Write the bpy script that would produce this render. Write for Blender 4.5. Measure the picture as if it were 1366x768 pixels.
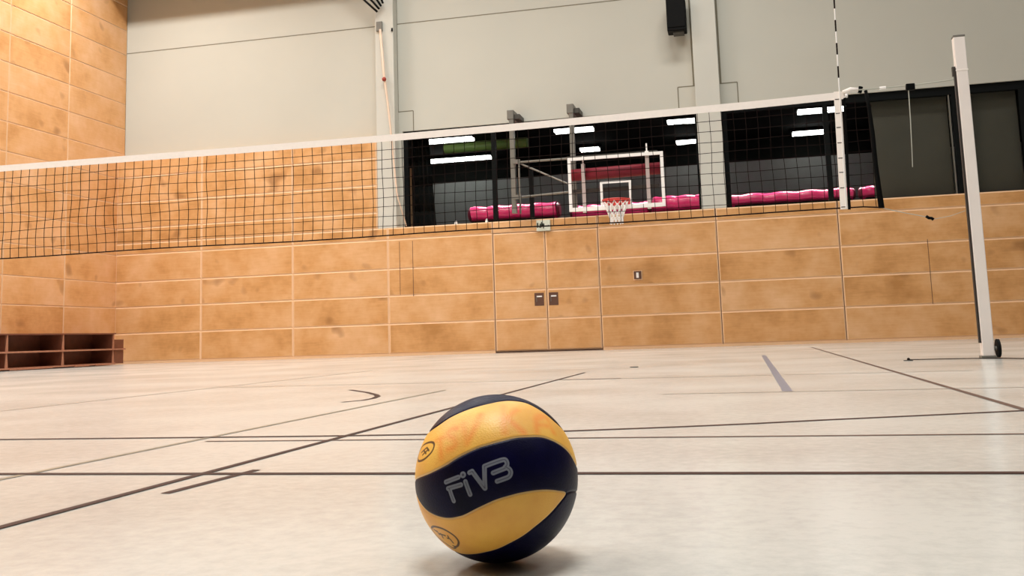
import bpy, bmesh, math, random
import numpy as np
from mathutils import Vector, Matrix

for o in list(bpy.data.objects):
    bpy.data.objects.remove(o, do_unlink=True)
SC = bpy.context.scene
C = SC.collection
random.seed(7)

# ------------------------------------------------------------------ camera
cam_d = bpy.data.cameras.new('camera')
cam = bpy.data.objects.new('camera', cam_d)
C.objects.link(cam)
cam.matrix_world = Matrix((
    (0.972535, 0.061186, 0.224571, 0.0000),
    (0.230441, -0.117350, -0.965984, 0.0000),
    (-0.032751, 0.991204, -0.128227, 0.2830),
    (0, 0, 0, 1)))
cam_d.sensor_width = 36.0
cam_d.lens = 1310.98 / 1366 * 36
cam_d.shift_y = -(384 - 280.43) / 1366
cam_d.clip_start = 0.02
cam_d.clip_end = 200
SC.camera = cam

# ------------------------------------------------------------------ view, world, lights
SC.view_settings.view_transform = 'Standard'
SC.view_settings.look = 'None'
SC.view_settings.exposure = -0.2
SC.view_settings.gamma = 1.0
SC.view_settings.use_curve_mapping = False

world = bpy.data.worlds.new('world')
SC.world = world
world.use_nodes = True
world.node_tree.nodes['Background'].inputs[0].default_value = (1.0, 0.93, 0.85, 1)
world.node_tree.nodes['Background'].inputs[1].default_value = 0.05


def area(name, loc, sx, sy, power, col=(1.0, 0.93, 0.84), rot=(0, 0, 0), spread=math.pi):
    d = bpy.data.lights.new(name, 'AREA')
    d.shape = 'RECTANGLE'
    d.size = sx
    d.size_y = sy
    d.energy = power
    d.color = col
    d.spread = spread
    o = bpy.data.objects.new(name, d)
    C.objects.link(o)
    o.location = loc
    o.rotation_euler = rot
    return o


# rows of ceiling luminaires of the hall; the rows at the left burn brighter
for ly, pw in ((1.6, 250), (6.5, 140), (11.0, 150), (15.2, 225)):
    for lx, k in ((-11.3, 1.8), (-5.6, 1.12), (-0.3, 0.92), (5.2, 0.45), (10.0, 0.22)):
        if ly < 2 and lx == -0.3:
            k = 2.0     # the luminaire above the ball
        area('hall_lamp', (lx, ly, 9.6), 3.0, 0.7, pw * k, (1.0, 0.975, 0.94), spread=math.radians(150))
# fill lamps added under the gallery ceiling to brighten the pink rolls
for lx in (-7.2, -5.0, -2.6, -0.4, 1.6, 3.2):
    area('gallery_fill', (lx, 20.3, 5.0), 1.2, 0.3, 110, (1.0, 0.97, 0.96), spread=math.radians(110))

# ------------------------------------------------------------------ materials
def mat(name, col, rough=0.6, metal=0.0, spec=0.5, var=0.0, scale=6.0, bump=0.0, bscale=60.0):
    m = bpy.data.materials.new(name)
    m.use_nodes = True
    nt = m.node_tree
    b = nt.nodes['Principled BSDF']
    b.inputs['Base Color'].default_value = (*col, 1)
    b.inputs['Roughness'].default_value = rough
    b.inputs['Metallic'].default_value = metal
    b.inputs['Specular IOR Level'].default_value = spec
    tc = nt.nodes.new('ShaderNodeTexCoord')
    n = nt.nodes.new('ShaderNodeTexNoise')
    n.inputs['Scale'].default_value = scale
    n.inputs['Detail'].default_value = 5
    nt.links.new(tc.outputs['Object'], n.inputs['Vector'])
    mx = nt.nodes.new('ShaderNodeMix')
    mx.data_type = 'RGBA'
    mx.inputs[6].default_value = (*[c * (1 - var) for c in col], 1)
    mx.inputs[7].default_value = (*[min(1, c * (1 + var)) for c in col], 1)
    nt.links.new(n.outputs['Fac'], mx.inputs[0])
    nt.links.new(mx.outputs[2], b.inputs['Base Color'])
    if bump:
        n2 = nt.nodes.new('ShaderNodeTexNoise')
        n2.inputs['Scale'].default_value = bscale
        nt.links.new(tc.outputs['Object'], n2.inputs['Vector'])
        bp = nt.nodes.new('ShaderNodeBump')
        bp.inputs['Strength'].default_value = bump
        bp.inputs['Distance'].default_value = 0.01
        nt.links.new(n2.outputs['Fac'], bp.inputs['Height'])
        nt.links.new(bp.outputs['Normal'], b.inputs['Normal'])
    return m


def emis(name, col, s):
    m = bpy.data.materials.new(name)
    m.use_nodes = True
    b = m.node_tree.nodes['Principled BSDF']
    b.inputs['Base Color'].default_value = (*col, 1)
    b.inputs['Emission Color'].default_value = (*col, 1)
    b.inputs['Emission Strength'].default_value = s
    return m


def wood_mat(name, dark, mid, light, horizontal='XZ'):
    """lacquered birch plywood: soft blotches, faint grain, one tone per board"""
    m = bpy.data.materials.new(name)
    m.use_nodes = True
    nt = m.node_tree
    L = nt.links.new
    b = nt.nodes['Principled BSDF']
    b.inputs['Roughness'].default_value = 0.42
    b.inputs['Specular IOR Level'].default_value = 0.35
    tc = nt.nodes.new('ShaderNodeTexCoord')
    geo = nt.nodes.new('ShaderNodeNewGeometry')
    add = nt.nodes.new('ShaderNodeVectorMath')
    add.operation = 'MULTIPLY_ADD'
    comb = nt.nodes.new('ShaderNodeCombineXYZ')
    for i in range(3):
        L(geo.outputs['Random Per Island'], comb.inputs[i])
    L(comb.outputs[0], add.inputs[0])
    add.inputs[1].default_value = (37, 53, 71)
    L(tc.outputs['Object'], add.inputs[2])
    n1 = nt.nodes.new('ShaderNodeTexNoise')
    n1.inputs['Scale'].default_value = 1.6
    n1.inputs['Detail'].default_value = 4
    n1.inputs['Roughness'].default_value = 0.6
    L(add.outputs[0], n1.inputs['Vector'])
    mp = nt.nodes.new('ShaderNodeMapping')
    mp.inputs['Scale'].default_value = (1.2, 1.2, 14)
    L(add.outputs[0], mp.inputs['Vector'])
    n2 = nt.nodes.new('ShaderNodeTexNoise')
    n2.inputs['Scale'].default_value = 3.0
    n2.inputs['Detail'].default_value = 6
    n2.inputs['Distortion'].default_value = 0.6
    L(mp.outputs[0], n2.inputs['Vector'])
    ma = nt.nodes.new('ShaderNodeMath')
    ma.operation = 'MULTIPLY_ADD'
    L(n2.outputs['Fac'], ma.inputs[0])
    ma.inputs[1].default_value = 0.22
    L(n1.outputs['Fac'], ma.inputs[2])
    mb = nt.nodes.new('ShaderNodeMath')
    mb.operation = 'MULTIPLY_ADD'
    L(geo.outputs['Random Per Island'], mb.inputs[0])
    mb.inputs[1].default_value = 0.16
    L(ma.outputs[0], mb.inputs[2])
    cr = nt.nodes.new('ShaderNodeValToRGB')
    e = cr.color_ramp.elements
    e[0].position = 0.42
    e[0].color = (*dark, 1)
    e[1].position = 0.98
    e[1].color = (*light, 1)
    x = cr.color_ramp.elements.new(0.66)
    x.color = (*mid, 1)
    L(mb.outputs[0], cr.inputs['Fac'])
    # small darker knots
    n3 = nt.nodes.new('ShaderNodeTexNoise')
    n3.inputs['Scale'].default_value = 2.3
    n3.inputs['Detail'].default_value = 1
    L(add.outputs[0], n3.inputs['Vector'])
    k = nt.nodes.new('ShaderNodeMapRange')
    k.inputs[1].default_value = 0.68
    k.inputs[2].default_value = 0.78
    k.inputs[3].default_value = 0.0
    k.inputs[4].default_value = 0.6
    L(n3.outputs['Fac'], k.inputs[0])
    mx = nt.nodes.new('ShaderNodeMix')
    mx.data_type = 'RGBA'
    L(k.outputs[0], mx.inputs[0])
    L(cr.outputs['Color'], mx.inputs[6])
    mx.inputs[7].default_value = (dark[0] * 0.55, dark[1] * 0.5, dark[2] * 0.5, 1)
    L(mx.outputs[2], b.inputs['Base Color'])
    return m


def floor_mat():
    m = bpy.data.materials.new('linoleum')
    m.use_nodes = True
    nt = m.node_tree
    L = nt.links.new
    b = nt.nodes['Principled BSDF']
    tc = nt.nodes.new('ShaderNodeTexCoord')
    n1 = nt.nodes.new('ShaderNodeTexNoise')
    n1.inputs['Scale'].default_value = 0.9
    n1.inputs['Detail'].default_value = 6
    L(tc.outputs['Object'], n1.inputs['Vector'])
    n2 = nt.nodes.new('ShaderNodeTexNoise')
    n2.inputs['Scale'].default_value = 28
    n2.inputs['Detail'].default_value = 5
    n2.inputs['Roughness'].default_value = 0.7
    L(tc.outputs['Object'], n2.inputs['Vector'])
    ma = nt.nodes.new('ShaderNodeMath')
    ma.operation = 'MULTIPLY_ADD'
    L(n2.outputs['Fac'], ma.inputs[0])
    ma.inputs[1].default_value = 0.8
    L(n1.outputs['Fac'], ma.inputs[2])
    cr = nt.nodes.new('ShaderNodeValToRGB')
    e = cr.color_ramp.elements
    e[0].position = 0.6
    e[0].color = (0.455, 0.45, 0.415, 1)
    e[1].position = 1.2
    e[1].position = 1.0
    e[1].color = (0.59, 0.575, 0.53, 1)
    L(ma.outputs[0], cr.inputs['Fac'])
    # pale scuffs
    n3 = nt.nodes.new('ShaderNodeTexNoise')
    n3.inputs['Scale'].default_value = 55
    n3.inputs['Detail'].default_value = 3
    L(tc.outputs['Object'], n3.inputs['Vector'])
    k = nt.nodes.new('ShaderNodeMapRange')
    k.inputs[1].default_value = 0.68
    k.inputs[2].default_value = 0.76
    k.inputs[4].default_value = 0.35
    L(n3.outputs['Fac'], k.inputs[0])
    mx = nt.nodes.new('ShaderNodeMix')
    mx.data_type = 'RGBA'
    L(k.outputs[0], mx.inputs[0])
    L(cr.outputs['Color'], mx.inputs[6])
    mx.inputs[7].default_value = (0.70, 0.66, 0.58, 1)
    L(mx.outputs[2], b.inputs['Base Color'])
    r = nt.nodes.new('ShaderNodeMapRange')
    r.inputs[3].default_value = 0.14
    r.inputs[4].default_value = 0.30
    L(n1.outputs['Fac'], r.inputs[0])
    L(r.outputs[0], b.inputs['Roughness'])
    b.inputs['Specular IOR Level'].default_value = 0.35
    bp = nt.nodes.new('ShaderNodeBump')
    bp.inputs['Strength'].default_value = 0.06
    bp.inputs['Distance'].default_value = 0.004
    L(n2.outputs['Fac'], bp.inputs['Height'])
    L(bp.outputs['Normal'], b.inputs['Normal'])
    return m


def glass_mat(name, tint=(0.93, 0.95, 0.94), refl=0.06):
    m = bpy.data.materials.new(name)
    m.use_nodes = True
    nt = m.node_tree
    nt.nodes.remove(nt.nodes['Principled BSDF'])
    out = nt.nodes['Material Output']
    t = nt.nodes.new('ShaderNodeBsdfTransparent')
    t.inputs[0].default_value = (*tint, 1)
    g = nt.nodes.new('ShaderNodeBsdfGlossy')
    g.inputs['Roughness'].default_value = 0.02
    mix = nt.nodes.new('ShaderNodeMixShader')
    lw = nt.nodes.new('ShaderNodeFresnel')
    lw.inputs['IOR'].default_value = 1.10
    nt.links.new(lw.outputs[0], mix.inputs[0])
    nt.links.new(t.outputs[0], mix.inputs[1])
    nt.links.new(g.outputs[0], mix.inputs[2])
    nt.links.new(mix.outputs[0], out.inputs['Surface'])
    return m


M = {
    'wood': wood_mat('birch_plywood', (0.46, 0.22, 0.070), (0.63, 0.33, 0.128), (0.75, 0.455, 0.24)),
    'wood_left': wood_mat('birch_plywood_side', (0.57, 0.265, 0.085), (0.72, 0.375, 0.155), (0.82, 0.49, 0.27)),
    'edge': mat('plywood_edge_lit', (0.76, 0.485, 0.28), 0.6, var=0.08),  # raw edge tone, paled for the light the chamfers catch
    'gap': mat('dark_gap', (0.10, 0.05, 0.03), 0.9),
    'grey_wall': mat('painted_concrete', (0.52, 0.51, 0.445), 0.85, var=0.05, scale=0.7, bump=0.03, bscale=30),
    'column': mat('column_paint', (0.56, 0.55, 0.49), 0.8, var=0.04, scale=1.0),
    'groove': mat('wall_groove', (0.20, 0.18, 0.13), 0.9),
    'ceiling': mat('ceiling_paint', (0.16, 0.15, 0.11), 0.9),
    'floor': floor_mat(),
    'frame': mat('black_window_frame', (0.004, 0.005, 0.005), 0.6, spec=0.1, var=0.2),
    'black': mat('black_plastic', (0.003, 0.003, 0.003), 0.6, spec=0.12, var=0.2),
    'curtain': mat('black_drape', (0.006, 0.007, 0.007), 0.95, spec=0.1, var=0.3),
    'white': mat('white_lacquer', (0.88, 0.85, 0.82), 0.45, var=0.03),
    'tape': mat('net_tape', (0.90, 0.83, 0.77), 0.8, var=0.05, scale=30),
    'cord': mat('dark_cord', (0.012, 0.006, 0.005), 0.9, spec=0.1, var=0.3, scale=20),
    'stick': mat('dark_stick', (0.002, 0.002, 0.002), 0.7, spec=0.08),
    'rope': mat('pale_rope', (0.42, 0.42, 0.36), 0.8, var=0.1),
    'post': mat('post_paint', (0.84, 0.77, 0.72), 0.35, spec=0.5, var=0.04, scale=8),
    'rail': mat('post_rail', (0.05, 0.04, 0.035), 0.5, metal=0.4),
    'steel': mat('grey_steel', (0.19, 0.18, 0.155), 0.45, metal=0.3, var=0.15),
    'dark_steel': mat('dark_steel', (0.07, 0.065, 0.055), 0.5, metal=0.3, var=0.15),
    'rim': mat('red_rim', (0.62, 0.05, 0.04), 0.4),
    'red_reflection': mat('red_reflection_tone', (0.26, 0.015, 0.035), 0.45, var=0.15),
    'pink': mat('pink_vinyl', (0.92, 0.03, 0.18), 0.25, spec=0.7, var=0.12, scale=3),
    'pink_dark': mat('dark_red_vinyl', (0.16, 0.01, 0.03), 0.3),
    'blind': mat('grey_blind', (0.105, 0.093, 0.076), 0.85, spec=0.1, var=0.12, scale=1.2),
    'gal_wall': mat('gallery_wall', (0.27, 0.285, 0.275), 0.8, var=0.1),
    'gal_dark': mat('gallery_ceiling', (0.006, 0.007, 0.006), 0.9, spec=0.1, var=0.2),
    'gal_wood': mat('gallery_panel', (0.42, 0.22, 0.11), 0.6, var=0.1),
    'green': mat('green_duct', (0.16, 0.27, 0.06), 0.5),
    'lamp': emis('fluorescent_tube', (1.0, 0.98, 0.95), 9.0),
    'shelfwood': mat('red_brown_board', (0.19, 0.062, 0.032), 0.5, var=0.35, scale=7),
    'shelfedge': mat('worn_board_edge', (0.40, 0.17, 0.10), 0.5, var=0.35, scale=25),
    'plate': mat('brown_recess', (0.12, 0.055, 0.035), 0.4, var=0.2),
    'sign': mat('sign_face', (0.62, 0.64, 0.54), 0.5, var=0.05),
    'signdark': mat('sign_pictogram', (0.02, 0.035, 0.02), 0.5),
    'salmon': mat('pale_salmon_rod', (0.80, 0.60, 0.46), 0.5, var=0.05),
    'redknob': mat('red_knob', (0.35, 0.05, 0.03), 0.5),
    'line_dark': mat('line_dark_brown', (0.055, 0.023, 0.015), 0.6, spec=0.12, var=0.3, scale=15),
    'line_mid': mat('line_brown', (0.12, 0.07, 0.05), 0.6, spec=0.12, var=0.3, scale=15),
    'line_faint': mat('line_faded', (0.36, 0.29, 0.23), 0.4, var=0.15, scale=10),
    'line_olive': mat('line_olive', (0.22, 0.18, 0.12), 0.4, var=0.3, scale=12),
    'line_blue': mat('line_blue_grey', (0.20, 0.19, 0.22), 0.4, var=0.1, scale=10),
    'divider': mat('unseen_wall_dark', (0.06, 0.06, 0.06), 0.8, spec=0.2, var=0.1),  # unseen hall walls, kept dark to cut the fill light on the ball
    'glass': glass_mat('window_glass'),
    'acrylic': glass_mat('backboard_acrylic', (0.93, 0.9, 0.9)),
}


# ------------------------------------------------------------------ helpers
class MB:
    def __init__(s):
        s.v, s.f, s.m, s.mats = [], [], [], []

    def mi(s, m):
        if m not in s.mats:
            s.mats.append(m)
        return s.mats.index(m)

    def quad(s, pts, m):
        i = len(s.v)
        s.v += [tuple(p) for p in pts]
        s.f.append(tuple(range(i, i + len(pts))))
        s.m.append(s.mi(m))

    def box(s, x0, x1, y0, y1, z0, z1, m):
        i = len(s.v)
        s.v += [(x, y, z) for z in (z0, z1) for y in (y0, y1) for x in (x0, x1)]
        for f in ((0, 2, 3, 1), (4, 5, 7, 6), (0, 1, 5, 4), (2, 6, 7, 3), (0, 4, 6, 2), (1, 3, 7, 5)):
            s.f.append(tuple(i + k for k in f))
            s.m.append(s.mi(m))

    def tube(s, pts, r, m, n=8, cap=True, r2=None):
        pts = [Vector(p) for p in pts]
        rings = []
        prev = None
        for k, p in enumerate(pts):
            a = pts[max(0, k - 1)]
            b = pts[min(len(pts) - 1, k + 1)]
            t = (b - a).normalized()
            if prev is None:
                u = t.orthogonal().normalized()
            else:
                u = (prev - t * prev.dot(t)).normalized()
            prev = u
            w = t.cross(u)
            rr = r if r2 is None else r + (r2 - r) * k / (len(pts) - 1)
            base = len(s.v)
            for j in range(n):
                a_ = 2 * math.pi * j / n
                s.v.append(tuple(p + (u * math.cos(a_) + w * math.sin(a_)) * rr))
            rings.append(base)
        for a, b in zip(rings, rings[1:]):
            for j in range(n):
                s.f.append((a + j, a + (j + 1) % n, b + (j + 1) % n, b + j))
                s.m.append(s.mi(m))
        if cap:
            s.f.append(tuple(rings[0] + j for j in range(n))[::-1])
            s.m.append(s.mi(m))
            s.f.append(tuple(rings[-1] + j for j in range(n)))
            s.m.append(s.mi(m))

    def ball(s, c, r, m, n=10):
        base = len(s.v)
        for i in range(n + 1):
            th = math.pi * i / n
            for j in range(2 * n):
                ph = math.pi * j / n
                s.v.append((c[0] + r * math.sin(th) * math.cos(ph), c[1] + r * math.sin(th) * math.sin(ph), c[2] + r * math.cos(th)))
        for i in range(n):
            for j in range(2 * n):
                s.f.append((base + i * 2 * n + j, base + (i + 1) * 2 * n + j, base + (i + 1) * 2 * n + (j + 1) % (2 * n), base + i * 2 * n + (j + 1) % (2 * n)))
                s.m.append(s.mi(m))

    def build(s, name, parent=None, origin=None, bevel=0.0, smooth=False):
        me = bpy.data.meshes.new(name)
        o_ = Vector(origin) if origin else Vector((0, 0, 0))
        me.from_pydata([tuple(Vector(v) - o_) for v in s.v], [], s.f)
        for m in s.mats:
            me.materials.append(M[m])
        me.polygons.foreach_set('material_index', s.m)
        if smooth:
            me.polygons.foreach_set('use_smooth', [True] * len(me.polygons))
        me.update()
        ob = bpy.data.objects.new(name, me)
        C.objects.link(ob)
        if parent is not None:
            ob.parent = parent
            ob.location = o_ - parent.location
        else:
            ob.location = o_
        if bevel:
            bv = ob.modifiers.new('bevel', 'BEVEL')
            bv.width = bevel
            bv.segments = 2
            bv.limit_method = 'ANGLE'
        return ob


def tag(o, label=None, cat=None, group=None, kind=None):
    if label:
        o['label'] = label
    if cat:
        o['category'] = cat
    if group:
        o['group'] = group
    if kind:
        o['kind'] = kind
    return o


def empty(name, loc):
    o = bpy.data.objects.new(name, None)
    o.empty_display_size = 0.1
    C.objects.link(o)
    o.location = loc
    return o


def part(mb, name, parent, bevel=0.0, smooth=False, label=None):
    """a child mesh whose vertices are given in world space"""
    ob = mb.build(name, parent, origin=parent_world(parent), bevel=bevel, smooth=smooth)
    ob.location = (0, 0, 0)
    if label:
        ob['label'] = label
    return ob


def parent_world(p):
    v = Vector((0, 0, 0))
    while p is not None:
        v += p.location
        p = p.parent
    return tuple(v)


def struct(mb, name, parent=None, **k):
    if parent is None:
        o = mb.build(name, **k)
        o['kind'] = 'structure'
        return o
    return part(mb, name, parent, **k)


# ------------------------------------------------------------------ room shell
XL, XR, YB, YF, YG = -12.83, 12.0, -9.0, 18.2, 18.45
ZC = 10.0
mb = MB()
mb.box(XL - 0.3, XR + 0.3, YB - 0.3, YG + 0.3, -0.2, 0.0, 'floor')
FLOOR = struct(mb, 'floor')
mb = MB()
mb.box(XL - 0.3, XR + 0.3, YB - 0.3, YG + 0.3, ZC, ZC + 0.2, 'ceiling')
struct(mb, 'ceiling')

G, CH = 0.004, 0.012    # half gap and chamfer depth of the boards
CU, CV = 0.022, 0.018   # chamfer widths of upright and level edges


def panel(mb, P, u0, u1, v0, v1, wood, gu0=G, gu1=G):
    """one board; P(u, v, d) maps to world with d = depth behind the face"""
    a, b, c, d = u0 + gu0, u1 - gu1, v0 + G, v1 - G
    f = [P(a + CU, c + CV, 0), P(b - CU, c + CV, 0), P(b - CU, d - CV, 0), P(a + CU, d - CV, 0)]
    g = [P(a, c, CH), P(b, c, CH), P(b, d, CH), P(a, d, CH)]
    mb.quad(f, wood)
    for i in range(4):
        j = (i + 1) % 4
        mb.quad([g[i], g[j], f[j], f[i]], 'edge')


# far wall, wood cladding
rows = [0.045, 0.62, 1.165, 1.69, 2.27, 2.5]
cols = [XL, -10.83, -8.79, -6.76, -4.63, -2.60, -0.42, 1.70, 3.86, 6.0, 8.1, 10.2, XR]
Pf = lambda u, v, d: (u, YF + d, v)
mb = MB()
for i in range(len(cols) - 1):
    if cols[i] == -4.63:
        panel(mb, Pf, -4.63, -2.60, 2.27, 2.5, 'wood')
        continue
    for j in range(len(rows) - 1):
        panel(mb, Pf, cols[i], cols[i + 1], rows[j], rows[j + 1], 'wood')
trow = [2.5, 2.82, 3.37, 3.92, 4.365]
for a, b in ((XL, -10.83), (-10.83, -8.79), (-8.79, -6.97)):
    for j in range(4):
        panel(mb, Pf, a, b, trow[j], trow[j + 1], 'wood')
# backing, plinth and top ledge
mb.box(XL, -4.64, YF + CH, YG, 0, 2.5, 'edge')
mb.box(-4.64, -2.59, YF + CH, YG, 2.275, 2.5, 'edge')
mb.box(-2.59, XR, YF + CH, YG, 0, 2.5, 'edge')
mb.box(XL, -6.97, YF + CH, YG, 2.5, 4.365, 'edge')
mb.box(-4.64, -2.59, YF + 0.08, YG, 0, 2.275, 'gap')
for a, b in ((XL, -4.64), (-2.59, XR)):
    mb.box(a, b, YF + 0.004, YF + CH, 0.0, 0.045, 'edge')
# dark joints between the wide boards, and the hatch outlines
for x in (-4.63, -2.60, -0.42, 1.70, 3.86, 6.0, 8.1):
    mb.box(x - 0.006, x + 0.006, YF + 0.009, YF + CH + 0.001, 0.0, 2.5, 'gap')
for x, z0, z1 in ((-6.25, 1.14, 2.22), (3.15, 0.62, 1.74), (-6.52, 1.18, 2.22)):
    mb.box(x - 0.005, x + 0.005, YF - 0.001, YF + 0.004, z0, z1, 'plate')
struct(mb, 'wall_far')

# double door in the far wall
D = empty('door_1', (-3.615, YF, 0))
tag(D, kind='structure')
for a, b, hx, s in ((-4.625, -3.618, -3.76, -1), (-3.606, -2.605, -3.485, 1)):
    mb = MB()
    dr = [0.03, 0.62, 1.165, 1.69, 2.265]
    for j in range(4):
        panel(mb, Pf, a, b, dr[j], dr[j + 1], 'wood')
    mb.box(a, b, YF + CH, YF + 0.06, 0.03, 2.265, 'edge')
    leaf = part(mb, 'door_leaf', D)
    mb = MB()
    mb.box(hx - 0.09, hx + 0.09, YF - 0.004, YF + 0.002, 0.86, 1.10, 'plate')
    h = part(mb, 'door_handle', leaf, label='brown recessed pull plate')
    mb = MB()
    mb.box(hx - 0.055, hx + 0.055, YF - 0.012, YF - 0.004, 1.02, 1.045, 'white')
    mb.box(hx - 0.055, hx - 0.045, YF - 0.012, YF - 0.004, 0.93, 1.045, 'steel')
    part(mb, 'pull_lip', leaf)
mb = MB()
mb.box(-4.63, -2.60, YF - 0.03, YF + 0.07, 0, 0.022, 'line_mid')
part(mb, 'threshold', D)

# painted upper part of the far wall with the gallery windows
mb = MB()
T = YG + 0.3
mb.box(XL, XR, YG, T, 4.47, ZC, 'grey_wall')
mb.box(XL, -6.5, YG, T, 0, 4.47, 'grey_wall')
mb.box(-6.5, XR, YG, T, 0, 2.5, 'grey_wall')
mb.box(-0.66, -0.21, YG, T, 2.5, 4.47, 'grey_wall')
mb.box(5.3, XR, YG, T, 2.5, 4.47, 'grey_wall')
# joints of the wall slabs
for a, b in ((XL, -6.97), (-6.58, -0.66), (-0.21, XR)):
    mb.box(a, b, YG - 0.002, YG + 0.001, 6.705, 6.725, 'groove')
for x, s in ((-6.585, 1), (-0.665, -1), (-0.205, 1)):
    w = 0.035 if s < 0 or x > -1 else 0.012
    mb.box(min(x, x + s * w), max(x, x + s * w), YG - 0.002, YG + 0.001, 4.88, ZC, 'groove')
    e = x + s * 0.32
    mb.box(min(x, e), max(x, e), YG - 0.002, YG + 0.001, 4.87, 4.89, 'groove')
    mb.box(e - 0.01, e + 0.01, YG - 0.002, YG + 0.001, 4.47, 4.88, 'groove')
struct(mb, 'wall_back')

mb = MB()
mb.box(-6.97, -6.58, YF + 0.02, YG, 2.5, ZC, 'column')
struct(mb, 'trim_1', bevel=0.008)
mb = MB()
mb.box(-0.66, -0.21, YF + 0.02, YG, 2.5, ZC, 'column')
struct(mb, 'trim_2', bevel=0.008)
mb = MB()
mb.box(5.45, 5.9, YF + 0.02, YG, 2.5, ZC, 'column')
struct(mb, 'trim_3', bevel=0.008)

# unseen soffit, added to shade the top of the far wall
mb = MB()
mb.box(XL, XR, 17.55, YG, 7.98, ZC, 'ceiling')
struct(mb, 'ceiling_shade_soffit')

# left wall, clad up to the ceiling
Pl = lambda u, v, d: (XL - d, u, v)
mb = MB()
lrows = [0.045, 0.62, 1.165, 1.69, 2.27] + [2.27 + 0.55 * k for k in range(1, 14)] + [ZC]
ly = [YG, 16.6]
while ly[-1] > YB:
    ly.append(max(YB, ly[-1] - 1.65))
for i in range(len(ly) - 1):
    for j in range(len(lrows) - 1):
        # face points must run so the normal looks into the hall
        a, b, c, d = ly[i + 1] + G, ly[i] - G, lrows[j] + G, lrows[j + 1] - G
        f = [Pl(b - CH, c + CH, 0), Pl(a + CH, c + CH, 0), Pl(a + CH, d - CH, 0), Pl(b - CH, d - CH, 0)][::-1]
        g = [Pl(b, c, CH), Pl(a, c, CH), Pl(a, d, CH), Pl(b, d, CH)][::-1]
        mb.quad(f, 'wood_left')
        for k in range(4):
            q = (k + 1) % 4
            mb.quad([g[k], g[q], f[q], f[k]], 'edge')
mb.box(XL - 0.3, XL - CH, YB, YG + 0.3, 0, ZC, 'edge')
mb.box(XL - CH, XL - 0.004, YB, YG, 0, 0.045, 'edge')
struct(mb, 'wall_left')

# right and rear wall, outside the picture, close the hall
mb = MB()
mb.box(XR, XR + 0.3, YB, YG + 0.3, 0, ZC, 'divider')
struct(mb, 'wall_right')
mb = MB()
mb.box(XL, XR, YB - 0.3, YB, 0, ZC, 'divider')
struct(mb, 'wall_rear')

# ------------------------------------------------------------------ gallery behind the windows
GY0, GY1, GZ0, GZ1 = YG + 0.3, 25.5, 2.35, 5.1
mb = MB()
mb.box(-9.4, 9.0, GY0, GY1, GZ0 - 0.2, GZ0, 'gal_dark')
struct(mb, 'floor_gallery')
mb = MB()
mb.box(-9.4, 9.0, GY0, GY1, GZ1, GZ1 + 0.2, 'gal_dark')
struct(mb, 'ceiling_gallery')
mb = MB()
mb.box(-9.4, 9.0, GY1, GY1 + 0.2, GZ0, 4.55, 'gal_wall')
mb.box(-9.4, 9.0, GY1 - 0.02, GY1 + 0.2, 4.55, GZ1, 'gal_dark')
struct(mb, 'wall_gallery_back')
mb = MB()
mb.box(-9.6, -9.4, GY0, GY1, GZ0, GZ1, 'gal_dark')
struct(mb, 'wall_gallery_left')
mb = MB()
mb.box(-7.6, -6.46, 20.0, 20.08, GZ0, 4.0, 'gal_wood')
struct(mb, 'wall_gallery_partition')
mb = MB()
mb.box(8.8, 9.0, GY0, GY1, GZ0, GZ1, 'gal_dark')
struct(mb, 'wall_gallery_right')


def window(name, x0, x1, mull, head):
    w = empty(name, (x0, YG + 0.08, 2.5))
    tag(w, kind='structure')
    y0, y1 = YG + 0.04, YG + 0.14
    mb = MB()
    mb.box(x0, x1, y0, y1, 4.47 - head, 4.47, 'frame')
    mb.box(x0, x1, y0, y1, 2.5, 2.53, 'frame')
    mb.box(x0, x0 + 0.09, y0, y1, 2.53, 4.47 - head, 'frame')
    mb.box(x1 - 0.05, x1, y0, y1, 2.53, 4.47 - head, 'frame')
    part(mb, 'window_frame', w, bevel=0.004)
    for a, b in mull:
        mb = MB()
        mb.box(a, b, y0 + 0.005, y1 + 0.02, 2.53, 4.47 - head, 'frame')
        part(mb, 'mullion', w, bevel=0.004)
    mb = MB()
    mb.box(x0 + 0.05, x1 - 0.03, y0 + 0.04, y0 + 0.046, 2.52, 4.47 - head + 0.02, 'glass')
    part(mb, 'window_pane', w)
    return w


window('window_1', -6.5, -0.66, ((-4.68, -4.60),), 0.05)
W2 = window('window_2', -0.21, 5.3, ((1.60, 1.69), (3.80, 4.08), (4.90, 5.25)), 0.15)
mb = MB()
mb.box(3.75, 3.768, YG + 0.05, YG + 0.13, 2.53, 4.32, 'steel')
part(mb, 'sealing_strip', W2, label='pale grey sealing strip')

for i, (x0, x1, lab) in enumerate(((2.42, 3.75, 'wide dark grey blind behind the glass left of the net post'),
                                   (4.08, 4.90, 'dark grey blind behind the glass at the right edge of the picture'))):
    mb = MB()
    n = 40
    for k in range(n):      # softly waving cloth with thickness
        xa, xb = x0 + (x1 - x0) * k / n, x0 + (x1 - x0) * (k + 1) / n
        ya, yb = (YG + 0.22 + 0.004 * math.sin(9 * xa)), (YG + 0.22 + 0.004 * math.sin(9 * xb))
        mb.quad([(xa, ya, 2.5), (xb, yb, 2.5), (xb, yb, 4.42), (xa, ya, 4.42)], 'blind')
        mb.quad([(xb, yb + 0.006, 2.5), (xa, ya + 0.006, 2.5), (xa, ya + 0.006, 4.42), (xb, yb + 0.006, 4.42)], 'blind')
    tag(mb.build('window_blind', origin=((x0 + x1) / 2, YG + 0.22, 2.5)), lab, 'blind')
    mb = None

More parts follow.
